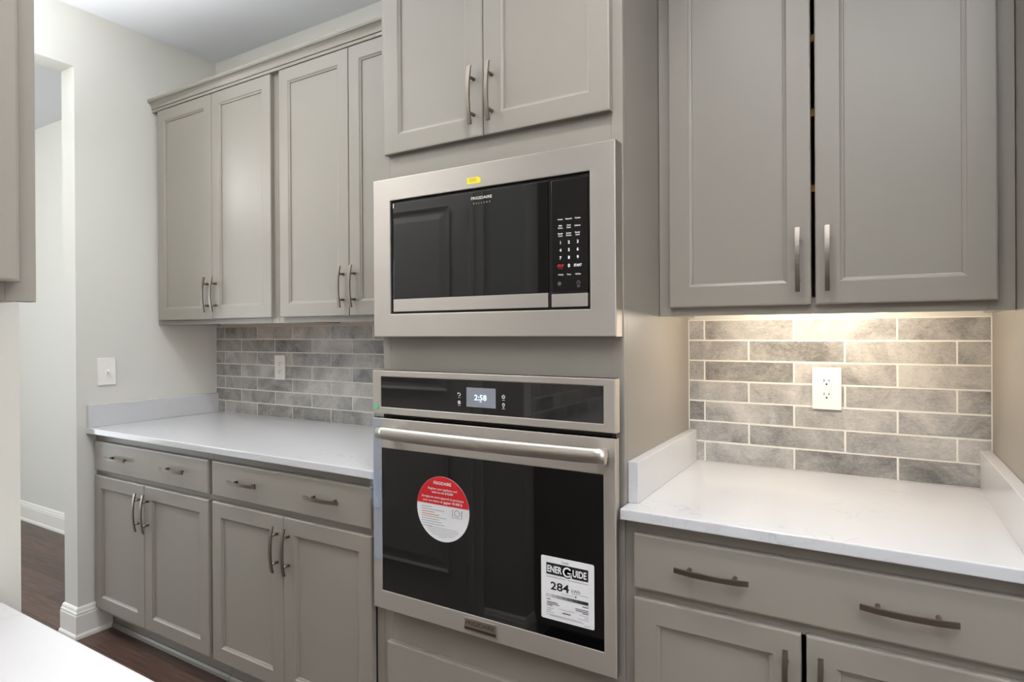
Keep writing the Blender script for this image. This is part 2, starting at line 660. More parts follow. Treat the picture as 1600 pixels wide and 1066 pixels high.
def pull_bm(cx, cz, yf, vertical=True, L=0.156, post=0.048, w=0.0105, t=0.0055, stand=0.021, bow=0.0095):
    b = BM()
    n = 14
    rings = []
    for i in range(n + 1):
        u = -1 + 2 * i / n
        a = u * L / 2
        y = yf - stand - bow * (1 - u * u)
        sec = [(-w / 2, -t / 2), (w / 2, -t / 2), (w / 2, t / 2), (-w / 2, t / 2)]
        r = []
        for sa, sb in sec:
            if vertical:
                r.append(b.bm.verts.new((cx + sa, y + sb, cz + a)))
            else:
                r.append(b.bm.verts.new((cx + a, y + sb, cz + sa)))
        rings.append(r)
    for r0, r1 in zip(rings, rings[1:]):
        for j in range(4):
            b.bm.faces.new((r0[j], r0[(j + 1) % 4], r1[(j + 1) % 4], r1[j]))
    b.bm.faces.new(rings[0])
    b.bm.faces.new(rings[-1])
    bmesh.ops.bevel(b.bm, geom=[e for e in b.bm.edges if len(e.link_faces) == 2 and e.calc_face_angle(0) > 1.0], offset=0.0011, segments=1, affect='EDGES')
    for s in (-1, 1):
        u = s * post / (L / 2)
        y = yf - stand - bow * (1 - u * u) + 0.001
        p = (cx, y, cz + s * post) if vertical else (cx + s * post, y, cz)
        q = (p[0], yf, p[2])
        b.cyl(p, q, 0.0047, n=12)
    return b


def add_door(root, x0, x1, z0, z1, yf, pull=None, low=True):
    d = obj('door', door_bm(x0, x1, z0, z1, yf), M['cab'], root)
    if pull:
        px = x1 - 0.0275 if pull == 'R' else x0 + 0.0275
        pz = z0 + 0.030 + 0.078 if low else z1 - 0.030 - 0.078
        obj('handle', pull_bm(px, pz, yf), M['nickel'], d, smooth=False)
    return d


def wall_cabinet(label, x0, x1, zb, zt, yface, yback, doors, shelves=(), stile=0.034, mull=True, loc=None, rotz=0.0, org=None, pulls=True, bottom='wood_in'):
    """doors: list of (xa, xb, pull side); doors sit in front of the face frame."""
    org = org or ((x0 + x1) / 2, yback, zb)
    root = thing('upper_cabinet', label, 'cabinet', org, loc, rotz)
    t = 0.016
    b = BM()
    yb = yface + 0.019
    b.box(x0, x0 + t, yb, yback, zb + 0.002, zt)
    b.box(x1 - t, x1, yb, yback, zb + 0.002, zt)
    b.box(x0 + t, x1 - t, yb, yback, zt - t, zt)
    b.box(x0 + t, x1 - t, yback - 0.006, yback, zb + 0.035, zt - t)
    # face frame
    b.box(x0, x0 + stile + 0.012, yface, yb, zb, zt, 0.0008, 1)
    b.box(x1 - stile - 0.012, x1, yface, yb, zb, zt, 0.0008, 1)
    b.box(x0 + stile + 0.012, x1 - stile - 0.012, yface, yb, zb, zb + 0.040, 0.0008, 1)
    b.box(x0 + stile + 0.012, x1 - stile - 0.012, yface, yb, zt - 0.040, zt, 0.0008, 1)
    obj('body', b, M['cab'], root)
    b = BM().box(x0 + t, x1 - t, yb, yback - 0.006, zb + 0.0172, zb + 0.033)
    obj('bottom_panel', b, M[bottom], root, label='bare maple underside')
    for z in shelves:
        b = BM().box(x0 + t + 0.001, x1 - t - 0.001, yb + 0.004, yback - 0.007, z - 0.009, z + 0.009)
        obj('shelf', b, M['wood_in'], root, label='maple shelf')
    for xa, xb, pl in doors:
        add_door(root, xa, xb, zb + 0.0225 if not isinstance(pl, tuple) else pl[1], zt - 0.0195, yface - FRAME_D, pl if pulls else None, True)
    return root


def base_cabinet(label, x0, x1, yface, yback, ztop, drawer, doors, stile=0.03, loc=None, rotz=0.0, org=None, pulls=True):
    org = org or ((x0 + x1) / 2, yback, 0)
    root = thing('base_cabinet', label, 'cabinet', org, loc, rotz)
    yb = yface + 0.019
    zb = 0.102
    t = 0.016
    b = BM()
    b.box(x0, x0 + t, yb, yback, 0.09, ztop)
    b.box(x1 - t, x1, yb, yback, 0.09, ztop)
    b.box(x0 + t, x1 - t, yback - 0.006, yback, 0.09, ztop)
    b.box(x0 + t, x1 - t, yb, yback - 0.006, 0.10, 0.116)
    b.box(x0, x0 + stile, yface, yb, zb, ztop, 0.0008, 1)
    b.box(x1 - stile, x1, yface, yb, zb, ztop, 0.0008, 1)
    b.box(x0 + stile, x1 - stile, yface, yb, zb, 0.14, 0.0008, 1)
    b.box(x0 + stile, x1 - stile, yface, yb, 0.70, 0.738, 0.0008, 1)
    b.box(x0 + stile, x1 - stile, yface, yb, 0.848, ztop, 0.0008, 1)
    obj('body', b, M['cab'], root)
    b = BM().box(x0 + 0.001, x1 - 0.001, yface + 0.066, yface + 0.080, 0, 0.0895)
    b.extrude_profile_x(x0 + 0.001, x1 - 0.001, [(yface + 0.066, 0), (yface + 0.066, 0.020), (yface + 0.061, 0.019), (yface + 0.055, 0.012), (yface + 0.053, 0.0)])
    obj('toe_kick', b, M['cab'], root)
    yf = yface - FRAME_D
    xa, xb = drawer
    d = obj('drawer', slab_bm(xa, xb, 0.7289, 0.8574, yf), M['cab'], root)
    if pulls:
        for q in (0.25, 0.75):
            obj('handle', pull_bm(xa + (xb - xa) * q, 0.797, yf, vertical=False), M['nickel'], d)
    for xa, xb, pl in doors:
        add_door(root, xa, xb, 0.1224, 0.7078, yf, pl if pulls else None, False)
    return root


ZB, ZT = 1.368, 2.411
YFU, YT = 1.6554, 1.3769
CT0, CT1 = 0.8884, 0.914
# left run
wall_cabinet('grey two-door wall cabinet in the left corner, beside the pale wall with the light switch', -2.977, -2.0945, ZB, ZT, YFU, YB - 0.001,
             [(-2.944, -2.5212, 'R'), (-2.5182, -2.1205, 'L')])
wall_cabinet('grey two-door wall cabinet between the left corner cabinet and the microwave tower', -2.0935, -1.2715, ZB, ZT, YFU, YB - 0.001,
             [(-2.0675, -1.6798, 'R'), (-1.6768, -1.302, 'L')])
CROWN = [(0.0, 2.386), (-0.0255, 2.386), (-0.0270, 2.3880), (-0.0270, 2.3945), (-0.0262, 2.3965), (-0.0222, 2.3970), (-0.0222, 2.4000), (-0.0280, 2.4005), (-0.0290, 2.4030), (-0.0285, 2.4055),
         (-0.0300, 2.4105), (-0.0330, 2.4160), (-0.0375, 2.4210), (-0.0430, 2.4252), (-0.0490, 2.4280), (-0.0520, 2.4285), (-0.0520, 2.4320), (-0.0540, 2.4335), (-0.0540, 2.442), (0.0, 2.442)]
b = BM().extrude_profile_x(-2.986, -1.2715, [(YFU - 0.0005 + y * 0.78, z + 0.0075) for y, z in CROWN])
b.box(-2.986, -1.2715, YFU, YFU + 0.06, 2.4115, 2.4495)
tag(obj('crown_molding', b, M['cab']), 'grey stepped crown moulding running along the top of the left wall cabinets', 'crown moulding')

base_cabinet('grey base cabinet at the left end of the run, against the pale wall', -2.977, -2.1145, YT, YB - 0.001, CT0 - 0.0003,
             (-2.955, -2.1254), [(-2.955, -2.5586, 'R'), (-2.5556, -2.1254, 'L')])
base_cabinet('grey base cabinet with one drawer and two doors standing just left of the oven tower', -2.1135, -1.2715, YT, YB - 0.001, CT0 - 0.0003,
             (-2.1023, -1.3062), [(-2.1023, -1.7091, 'R'), (-1.7061, -1.3062, 'L')])
# right alcove
wall_cabinet('large grey two-door wall cabinet over the lit tile on the right', XR1 + 0.0012, XR2 - 0.0012, ZB - 0.001, ZT, YFU, YB - 0.001,
             [(-0.4755, -0.1285, 'R'), (-0.1194, 0.2299, 'L')], shelves=(1.679, 1.867, 2.052, 2.235))
base_cabinet('grey base cabinet at lower right, under the countertop of the lit alcove', XR1 + 0.0012, XR2 - 0.0012, YT, YB - 0.001, CT0 - 0.0003,
             (-0.4825, 0.2325), [(-0.4825, -0.1283, 'R'), (-0.1190, 0.2325, 'L')])
b = BM().box(XR2, XR2 + 0.0395, 1.345, YB - 0.001, 0, 2.45, 0.001, 1)
tag(obj('tall_end_panel', b, M['cab']), 'tall taupe side panel closing the right end of the lit alcove', 'panel')


# countertops: eased-edge slabs
def slab(x0, x1, y0, y1, z0, z1, bev=0.0035):
    return BM().box(x0, x1, y0, y1, z0, z1, bev, 3)


YCF = 1.3401
tag(obj('countertop', slab(XL + 0.0005, -1.2715, YCF, YB - 0.0005, CT0, CT1), M['quartz']), 'long white quartz countertop on the left base cabinets', 'countertop')
b = slab(XR1 + 0.0005, XR2 - 0.0005, YCF, YB - 0.0005, CT0, CT1)
tag(obj('countertop', b, M['quartz']), 'white quartz countertop in the right alcove beneath the lit tile', 'countertop')
SZ = 1.0135
tag(obj('side_splash', slab(XL + 0.0005, XL + 0.0205, YCF + 0.002, YB - 0.0085, CT1 + 0.0002, SZ, 0.002), M['quartz']), 'low quartz side splash along the left wall under the light switch', 'backsplash')
tag(obj('side_splash', slab(XR1 + 0.0005, XR1 + 0.0255, 1.397, YB - 0.0085, CT1 + 0.0002, SZ, 0.002), M['quartz']), 'low quartz side splash against the right side of the oven tower', 'backsplash')
tag(obj('side_splash', slab(XR2 - 0.0265, XR2 - 0.0005, 1.397, YB - 0.0085, CT1 + 0.0002, SZ, 0.002), M['quartz']), 'low quartz side splash along the tall panel at far right', 'backsplash')

# ------------------------------------------------------------------ tile backsplashes (design: facing -Y)
PITCH = 0.0637


def tile_field(name, label, x0, x1, aj, bj, step, rows=7, yw=YB, hole=None, loc=None, rotz=0, org=(0, 0, 0), zend=None):
    root = thing(name, label, 'backsplash', org, loc, rotz)
    b = BM().box(x0 + 0.0002, x1 - 0.0002, yw - 0.0069, yw - 0.0004, CT1 + 0.0003, CT1 + rows * PITCH + 0.001)
    b.box(x0 + 0.0003, x0 + 0.0030, yw - 0.0078, yw - 0.005, CT1 + 0.0003, CT1 + rows * PITCH + 0.001)
    b.box(x1 - 0.0030, x1 - 0.0003, yw - 0.0078, yw - 0.005, CT1 + 0.0003, CT1 + rows * PITCH + 0.001)
    obj('grout', b, M['grout'], root)
    b = BM()
    g = 0.0024
    for r in range(rows):
        # rows counted from the top: A B A B A B A
        ph = aj if (rows - 1 - r) % 2 == 0 else bj
        z0 = CT1 + r * PITCH + g
        z1 = CT1 + (r + 1) * PITCH - g
        js = []
        k = math.floor((x0 - ph) / step)
        while ph + k * step < x1:
            j = ph + k * step
            if j > x0 + 0.004:
                js.append(j)
            k += 1
        ed = [x0 + 0.0033] + js + [x1 - 0.0033]
        for i, (a, c) in enumerate(zip(ed, ed[1:])):
            a2 = a + (g if i else 0)
            c2 = c - (g if i < len(ed) - 2 else 0)
            if c2 - a2 < 0.006:
                continue
            jit = random.uniform(-0.0003, 0.0003)
            b.box(a2, c2, yw - 0.0080 + jit, yw - 0.0045, z0 + random.uniform(-.0004, .0004), z1 + random.uniform(-.0004, .0004), 0.0009, 2)
    obj('tiles', b, M['tile'], root)
    return root


tile_field('tile_backsplash', 'dim grey stone-look brick tile backsplash behind the left countertop', XL, -1.2715, -2.912, -2.777, 0.2603, org=((XL - 1.2715) / 2, YB, CT1))
tile_field('tile_backsplash', 'brightly lit brick tile backsplash in the right alcove', XR1, XR2, -0.4581, -0.3264, 0.2574, org=((XR1 + XR2) / 2, YB, CT1))

# ------------------------------------------------------------------ oven tower
TX0, TX1 = -1.2705, XR1
root = thing('oven_tower_cabinet', 'tall grey cabinet tower that holds the microwave and the oven', 'cabinet', ((TX0 + TX1) / 2, YB, 0))
b = BM()
yb = YT + 0.019
ztt = ZT + 0.0
b.box(TX0, TX0 + 0.018, yb, YB - 0.001, 0.0, ztt)
b.box(TX1 - 0.018, TX1, yb, YB - 0.001, 0.0, ztt)
b.box(TX0 + 0.018, TX1 - 0.018, YB - 0.008, YB - 0.001, 0.1, ztt)
b.box(TX0 + 0.018, TX1 - 0.018, yb, YB - 0.008, ztt - 0.018, ztt)
b.box(TX0, TX0 + 0.030, YT, yb, 0.1, ztt, 0.0008, 1)
b.box(TX1 - 0.030, TX1, YT, yb, 0.1, ztt, 0.0008, 1)
for z0, z1 in ((0.1, 0.14), (0.395, 0.545), (1.205, 1.325), (1.765, 1.875), (ztt - 0.04, ztt)):
    b.box(TX0 + 0.030, TX1 - 0.030, YT, yb, z0, z1, 0.0008, 1)
for z in (0.525, 1.215, 1.775):
    b.box(TX0 + 0.018, TX1 - 0.018, yb, YB - 0.008, z - 0.018, z)
obj('body', b, M['cab'], root)
obj('toe_kick', BM().box(TX0 + 0.019, TX1 - 0.019, YT + 0.066, YT + 0.08, 0, 0.0995), M['cab'], root)
yf = YT - FRAME_D - 0.0005
add_door(root, -1.245, -0.8947, 1.8521, 2.3914, yf, 'R', True)
add_door(root, -0.8920, -0.534, 1.8521, 2.3914, yf, 'L', True)
d = obj('drawer', slab_bm(-1.2465, -0.5325, 0.1224, 0.4102, yf), M['cab'], root)
for x in (-1.067, -0.711):
    obj('handle', pull_bm(x, 0.2665, yf, vertical=False), M['nickel'], d)

# ------------------------------------------------------------------ built-in microwave
YM = 1.3341
mw_ = thing('microwave', 'built-in stainless framed microwave with black glass door, above the oven', 'microwave', (-0.8898, YM, 1.3141))
X0, X1, Z0, Z1 = -1.2678, -0.5118, 1.3141, 1.7732
hx0, hx1, hz0, hz1 = -1.202, -0.5768, 1.3803, 1.7083
b = BM()


def frame_bm(b, o, h, y, back, lip=0.006, inner=0.012):
    """A rectangular sheet-metal frame: outer o, hole h (x0,x1,z0,z1)."""
    def loop(r, dy, ins=0.0):
        return [b.bm.verts.new((x, y + dy, z)) for x, z in ((r[0] + ins, r[2] + ins), (r[1] - ins, r[2] + ins), (r[1] - ins, r[3] - ins), (r[0] + ins, r[3] - ins))]
    ls = [loop(o, back, 0.0), loop(o, 0.0022), loop(o, 0.0006, 0.0008), loop(o, 0.0, 0.0022), loop(h, 0.0, -0.0022), loop(h, 0.0008, -0.0006), loop(h, 0.0025), loop(h, inner)]
    for p, c in zip(ls, ls[1:]):
        for i in range(4):
            b.bm.faces.new((p[i], p[(i + 1) % 4], c[(i + 1) % 4], c[i]))
    return b


frame_bm(b, (X0, X1, Z0, Z1), (hx0, hx1, hz0, hz1), YM, YT - YM - 0.0006)
obj('trim_frame', b, M['steel'], mw_, label='brushed stainless trim frame')
b = BM().box(hx0 + 0.001, hx1 - 0.001, YM + 0.010, YM + 0.30, hz0 + 0.001, hz1 - 0.001)
obj('body', b, M['black'], mw_)
dr = obj('door', BM().box(-1.1935, -0.6905, YM + 0.003, YM + 0.0098, 1.4235, 1.7000, 0.0012), M['glass'], mw_, label='black glass door')
obj('lower_strip', BM().box(-1.1935, -0.6905, YM + 0.002, YM + 0.0098, 1.3868, 1.4225, 0.001), M['steel'], dr)
b = BM().text('FRIGIDAIRE', -0.8865, 1.6822, YM + 0.0026, h=0.0078, w=0.066, bold=0.012)
for i, ch in enumerate('GALLERY'):
    b.text(ch, -0.9105 + i * 0.0083, 1.6685, YM + 0.0026, h=0.0042)
b.tags['flat'] = 1
obj('lettering', b, M['tanink'], dr)
cp = obj('control_panel', BM().box(-0.6805, -0.5840, YM + 0.003, YM + 0.0098, 1.4215, 1.6985, 0.0012), M['glass_panel'], mw_, label='black keypad panel')
obj('lower_strip', BM().box(-0.6805, -0.5840, YM + 0.002, YM + 0.0098, 1.3868, 1.4190, 0.001), M['steel'], cp)
KX = (-0.6556, -0.6330, -0.6096)
b = BM()
ky = YM + 0.0026
for row, z, h in ((('1', '2', '3'), 1.5443, 0.0074), (('4', '5', '6'), 1.5257, 0.0074), (('7', '8', '9'), 1.507, 0.0074)):
    for x, s in zip(KX, row):
        b.text(s, x, z, ky, h=h, bold=0.03)
b.text('0', KX[1], 1.4872, ky, h=0.0078, bold=0.03)
b.text('START', KX[2], 1.4870, ky, h=0.0062, w=0.0205, bold=0.03)
for x, s in zip(KX, ('Potato', 'Popcorn', 'Veggies')):
    b.text(s, x, 1.601, ky, h=0.0036, bold=0.02)
b.text('Defrost', KX[2], 1.5828, ky, h=0.0036, bold=0.02)
for x, z, s in ((KX[0], 1.5828, ('Melt', 'Soften')), (KX[1], 1.5828, ('Auto', 'Cook')), (KX[0], 1.5635, ('Sensor', 'Cook')), (KX[1], 1.5635, ('Sensor', 'Reheat')), (KX[2], 1.5635, ('Power', 'Level'))):
    b.text(s[0], x, z + 0.0028, ky, h=0.0036, bold=0.02)
    b.text(s[1], x, z - 0.0028, ky, h=0.0036, bold=0.02)
for x, s in zip(KX, ('+10 Sec', 'Timer', '+30 Sec')):
    b.text(s, x, 1.4658, ky, h=0.0034, bold=0.02)
b.tags['flat'] = 1
obj('keypad_lettering', b, M['whiteink'], cp)
b = BM().text('STOP', KX[0], 1.4876, ky, h=0.0062, w=0.0165, bold=0.03)
b.quad_y(KX[0] - 0.006, KX[0] + 0.006, 1.4808, 1.4816, ky)
b.tags['flat'] = 1
obj('stop_lettering', b, M['redink'], cp)
b = BM().ring_y(-0.6590, 1.4442, 0.0040, 0.0047, ky).ring_y(-0.6590, 1.4442, 0.0012, 0.0024, ky)
b.tags['flat'] = 1
obj('lamp_icon', b, M['dimink'], cp)
b = BM().ring_y(-0.6080, 1.4446, 0.0040, 0.0047, ky)
b.quad_y(-0.6083, -0.6077, 1.4446, 1.4476, ky)
b.quad_y(-0.6080, -0.6055, 1.4443, 1.4449, ky)
b.quad_y(-0.6125, -0.6035, 1.4365, 1.4372, ky).quad_y(-0.6115, -0.6045, 1.4342, 1.4349, ky)
b.tags['flat'] = 1
obj('clock_icon', b, M['dimink'], cp)
# yellow sticker
b = BM()
yx0, yx1, yz0, yz1 = -0.9298, -0.8868, 1.7205, 1.7378
pts = [(yx0, yz0), (yx1, yz0), (yx1, yz1 - 0.005), (yx1 - 0.009, yz1), (yx0, yz1)]
b.poly_y(pts, YM - 0.0004)
g_ = bmesh.ops.extrude_face_region(b.bm, geom=b.faces)
bmesh.ops.translate(b.bm, vec=(0, 0.0003, 0), verts=[v for v in g_['geom'] if isinstance(v, bmesh.types.BMVert)])
st = obj('sticker', b, M['yellow'], mw_, label='small yellow sticker')
b = BM()
for z in (1.7335, 1.7300, 1.7265):
    b.quad_y(yx0 + 0.006, yx1 - 0.013, z, z + 0.0011, YM - 0.0007)
b.tags['flat'] = 1
obj('print', b, M['dimink'], st)

# ------------------------------------------------------------------ wall oven
YO = 1.3267
ov = thing('built_in_oven', 'stainless wall oven with black glass door, stickers and a lit clock, below the microwave', 'oven', (-0.8898, YO, 0.5211))
b = BM().box(-1.228, -0.552, YT - 0.02, YT + 0.52, 0.548, 1.190)
b.box(-1.250, -0.530, YO + 0.0275, YT - 0.0012, 0.530, 1.206)
obj('body', b, M['black'], ov, label='black oven body')
# control panel
b = frame_bm(BM(), (X0, X1, 1.0898, 1.2164), (-1.2350, -0.5418, 1.1106, 1.1985), YO, 0.026, inner=0.004)
cpn = obj('control_panel', b, M['steel'], ov, label='stainless control panel')
obj('panel_glass', BM().box(-1.2352, -0.5416, YO + 0.0012, YO + 0.02, 1.1104, 1.1987), M['glass_panel'], cpn)
yp = YO + 0.0009
b = BM().box(-0.9320, -0.8400, yp, yp + 0.0004, 1.1283, 1.1797)
obj('clock_display', b, M['screen'], cpn, label='lit grey clock screen')
b = BM().text('2:58', -0.8870, 1.1545, yp - 0.0005, h=0.0145, w=0.0385, bold=0.012)
b.text('PM', -0.8865, 1.1430, yp - 0.0005, h=0.0034)
b.tags['flat'] = 1
obj('clock_digits', b, M['digits'], cpn, label='glowing clock digits')
ICONS = {}
ICONS['back_icon'] = BM().ring_y(-0.9555, 1.1596, 0.0030, 0.0046, yp, -2.0, 1.9).poly_y([(-0.9605, 1.1650), (-0.9605, 1.1605), (-0.9562, 1.1632)], yp)
ICONS['settings_icon'] = BM().ring_y(-0.9558, 1.1382, 0.0030, 0.0047, yp).ring_y(-0.9558, 1.1382, 0.0008, 0.0018, yp)
ICONS['power_icon'] = BM().ring_y(-0.8163, 1.1601, 0.0032, 0.0048, yp, PI / 2 + 0.5, PI / 2 - 0.5 + 2 * PI).quad_y(-0.8170, -0.8156, 1.1605, 1.1655, yp)
ICONS['lamp_icon'] = BM().ring_y(-0.8161, 1.1395, 0.0022, 0.0040, yp, -1.0, PI + 1.0).quad_y(-0.8183, -0.8139, 1.1325, 1.1352, yp)
for (nm, ib), (x, z) in zip(ICONS.items(), ((-0.9558, 1.1512), (-0.9558, 1.1300), (-0.8162, 1.1512), (-0.8162, 1.1290))):
    ib.quad_y(x - 0.0042, x + 0.0042, z - 0.0005, z + 0.0005, yp)
    ib.tags['flat'] = 1
    obj(nm, ib, M['whiteink'], cpn)
# door
b = frame_bm(BM(), (X0, X1, 0.5211, 1.0776), (-1.2335, -0.5433, 0.5764, 0.9907), YO, 0.020, inner=0.004)
dv = obj('door', b, M['steel'], ov, label='stainless oven door frame')
obj('door_glass', BM().box(-1.2337, -0.5431, YO + 0.0012, YO + 0.02, 0.5762, 0.9909), M['glass'], dv, label='black door glass')
obj('door_core', BM().box(-1.262, -0.5178, YO + 0.0202, YO + 0.0272, 0.527, 1.0716), M['black'], dv)
# bowed bar handle
b = BM()
n, seg = 28, 18
hx = (-1.2130, -0.5205)
rings = []
for i in range(n + 1):
    u = -1 + 2 * i / n
    x = hx[0] + (hx[1] - hx[0]) * i / n
    y = YO - 0.040 - 0.016 * (1 - u * u)
    e = 1.0
    rings.append([b.bm.verts.new((x, y + 0.0105 * e * math.cos(2 * PI * k / seg), 1.0435 + 0.0180 * e * math.sin(2 * PI * k / seg))) for k in range(seg)])
for a, c in zip(rings, rings[1:]):
    for k in range(seg):
        f = b.bm.faces.new((a[k], a[(k + 1) % seg], c[(k + 1) % seg], c[k]))
        f.smooth = True
b.bm.faces.new(rings[0])
b.bm.faces.new(rings[-1])
for x in (hx[0] + 0.022, hx[1] - 0.022):
    b.box(x - 0.013, x + 0.013, YO - 0.036, YO - 0.0002, 1.0335, 1.0535, 0.003)
obj('handle', b, M['steel_handle'], dv, label='long bowed stainless bar handle')
# badge
bd = obj('badge', BM().box(-0.9415, -0.8405, YO - 0.0022, YO - 0.0001, 0.5352, 0.5666, 0.0008), M['steel_handle'], ov, label='raised metal name badge')
b = BM().text('FRIGIDAIRE', -0.8910, 0.5552, YO - 0.0027, h=0.0115, w=0.090, bold=0.008)
b.quad_y(-0.9405, -0.8415, 0.5362, 0.5432, YO - 0.0027)
b.tags['flat'] = 1
obj('lettering', b, M['brass'], bd)


def disc(b, cx, cz, r, y, t, zcut=None, above=True, n=72):
    pts = []
    for i in range(n):
        a = 2 * PI * i / n
        pts.append((cx + r * math.cos(a), cz + r * math.sin(a)))
    if zcut is not None:
        out = []
        for p, q in zip(pts, pts[1:] + pts[:1]):
            ip = (p[1] >= zcut) == above
            iq = (q[1] >= zcut) == above
            if ip:
                out.append(p)
            if ip != iq:
                f = (zcut - p[1]) / (q[1] - p[1])
                out.append((p[0] + (q[0] - p[0]) * f, zcut))
        pts = out
    lo = [b.bm.verts.new((x, y, z)) for x, z in pts]
    hi = [b.bm.verts.new((x, y + t, z)) for x, z in pts]
    b.bm.faces.new(lo)
    b.bm.faces.new(hi)
    for i in range(len(pts)):
        j = (i + 1) % len(pts)
        b.bm.faces.new((lo[i], lo[j], hi[j], hi[i]))
    return b


# round promotional sticker
cx, cz, r = -1.0135, 0.8425, 0.0890
ys = YO + 0.0005
ps = obj('round_sticker', disc(BM(), cx, cz, r, ys, 0.0005), M['paper'], ov, label='round red and white promotional sticker')
obj('red_band', disc(BM(), cx, cz, r - 0.0004, ys - 0.0003, 0.0002, zcut=0.853, above=True), M['red'], ps)
yt = ys - 0.0007
b = BM().text('FRIGIDAIRE', cx, 0.9130, yt, h=0.0085, w=0.060, bold=0.02)
b.text('Register your appliance and', cx, 0.8965, yt, w=0.098, bold=0.008)
b.text('enter to win $10,000', cx, 0.8870, yt, w=0.072, bold=0.022)
b.text('Enregistrez votre appareil et participez', cx, 0.8730, yt, w=0.142, bold=0.008)
b.text('pour une chance de', cx - 0.033, 0.8625, yt, w=0.067, bold=0.008)
b.text('gagner 10 000 $', cx + 0.035, 0.8625, yt, w=0.062, bold=0.022)
b.tags['flat'] = 1
obj('lettering', b, M['whiteink'], ps)
b = BM()
rng = random.Random(3)
zz = 0.844
for k, (w_, big) in enumerate(((0.036, 0), (0.078, 0), (0, 0), (0, 0), (0.084, 0), (0.06, 0), (0.07, 0), (0.080, 0), (0.036, 0))):
    if w_:
        b.quad_y(cx - 0.072, cx - 0.072 + w_, zz - 0.0007, zz + 0.0007, yt)
    zz -= 0.0066
for k, (z, hw) in enumerate(((0.7900, 0.050), (0.7852, 0.054), (0.7804, 0.050), (0.7756, 0.044), (0.7708, 0.036), (0.7660, 0.014))):
    b.quad_y(cx - hw, cx + hw, z - 0.0005, z + 0.0005, yt)
b.tags['flat'] = 1
obj('small_print', b, M['greyink'], ps)
b = BM().quad_y(cx - 0.072, cx - 0.028, 0.8295, 0.8312, yt).quad_y(cx - 0.072, cx - 0.012, 0.8228, 0.8246, yt)
b.tags['flat'] = 1
obj('orange_print', b, M['orangeink'], ps)
b = BM().ring_y(cx + 0.049, 0.8375, 0.0077, 0.0087, yt).quad_y(cx + 0.0335, cx + 0.0345, 0.829, 0.846, yt).quad_y(cx + 0.0635, cx + 0.0650, 0.829, 0.846, yt)
b.quad_y(cx + 0.0345, cx + 0.037, 0.8450, 0.8460, yt).quad_y(cx + 0.0345, cx + 0.037, 0.8290, 0.8300, yt)
b.quad_y(cx + 0.032, cx + 0.066, 0.8250, 0.8257, yt)
b.tags['flat'] = 1
obj('dark_print', b, M['ink'], ps)

# energy label
ex0, ex1, ez0, ez1 = -0.7092, -0.5678, 0.6205, 0.7748
b = BM()
t = bmesh.new()
vs = []
for ccx, ccz, a0 in ((ex1 - .004, ez1 - .004, 0), (ex0 + .004, ez1 - .004, PI / 2), (ex0 + .004, ez0 + .004, PI), (ex1 - .004, ez0 + .004, 1.5 * PI)):
    for i in range(5):
        a = a0 + PI / 2 * i / 4
        vs.append((ccx + .004 * math.cos(a), ccz + .004 * math.sin(a)))
lo = [t.verts.new((x, ys, z)) for x, z in vs]
hi = [t.verts.new((x, ys + 0.0005, z)) for x, z in vs]
t.faces.new(lo)
t.faces.new(hi)
for i in range(len(vs)):
    t.faces.new((lo[i], lo[(i + 1) % len(vs)], hi[(i + 1) % len(vs)], hi[i]))
b.merge(t)
el = obj('energy_label', b, M['paper'], ov, label='white and black energy rating label')
ew = ex1 - ex0
bx0, bx1 = ex0 + 0.0145, ex1 - 0.0150
bz0, bz1 = 0.7310, 0.7595
b = BM()
y1, y2, y3 = ys - 0.0003, ys - 0.0006, ys - 0.0009
b.quad_y(bx0, bx1, bz0, bz1, y1)
b.text('Canada', ex0 + 0.066, 0.7660, y1, h=0.0046)
b.ring_y(ex0 + 0.0716, 0.7440, 0.0, 0.0150, y1)
b.text('kWh', ex0 + 0.094, 0.7020, y1, h=0.0085, w=0.022)
b.text('284', ex0 + 0.051, 0.7045, y1, h=0.0195, w=0.050, bold=0.02)
b.poly_y([(ex0 + 0.0905, 0.6905), (ex0 + 0.0935, 0.6860), (ex0 + 0.0965, 0.6905)], y1)
b.quad_y(bx0, bx0 + 0.0006, 0.6745, 0.6835, y1)
for z, w_ in ((0.6690, 0.010), (0.6620, 0.030), (0.6580, 0.034), (0.6540, 0.016)):
    b.quad_y(bx0 + 0.001, bx0 + 0.001 + w_, z, z + 0.0017, y1)
for z, w_ in ((0.6690, 0.016), (0.6610, 0.034), (0.6570, 0.033), (0.6530, 0.016)):
    b.quad_y(bx1 - w_, bx1, z, z + 0.0017, y1)
b.quad_y(ex0 + 0.058, ex0 + 0.080, 0.6415, 0.6437, y1)
nblack = len(b.bm.faces)
b.quad_y(bx0, bx0 + 0.052, 0.7243, 0.7257, y1).quad_y(bx0 + 0.058, bx1, 0.7243, 0.7257, y1)
b.quad_y(ex0 + 0.083, ex0 + 0.101, 0.6945, 0.6957, y1).quad_y(ex0 + 0.104, bx1, 0.6945, 0.6957, y1)
b.quad_y(ex0 + 0.055, ex0 + 0.089, 0.6884, 0.6894, y1)
for z, a, c in ((0.6475, bx0, bx0 + 0.020), (0.6425, bx0, bx0 + 0.014), (0.6375, bx0, bx0 + 0.020), (0.6500, ex0 + 0.048, ex0 + 0.090), (0.6480, bx1 - 0.024, bx1), (0.6430, bx1 - 0.012, bx1), (0.6380, bx1 - 0.026, bx1),
                (0.6320, bx0, bx0 + 0.094), (0.6295, bx0 + 0.010, bx1 - 0.012), (0.6250, bx1 - 0.012, bx1 + 0.004)):
    b.quad_y(a, c, z, z + 0.0010, y1)
b.bm.faces.ensure_lookup_table()
for f in b.bm.faces[nblack:]:
    f.material_index = 1
b.tags['flat'] = 1
obj('label_print', b, [M['ink'], M['greyink']], el)
b = BM()
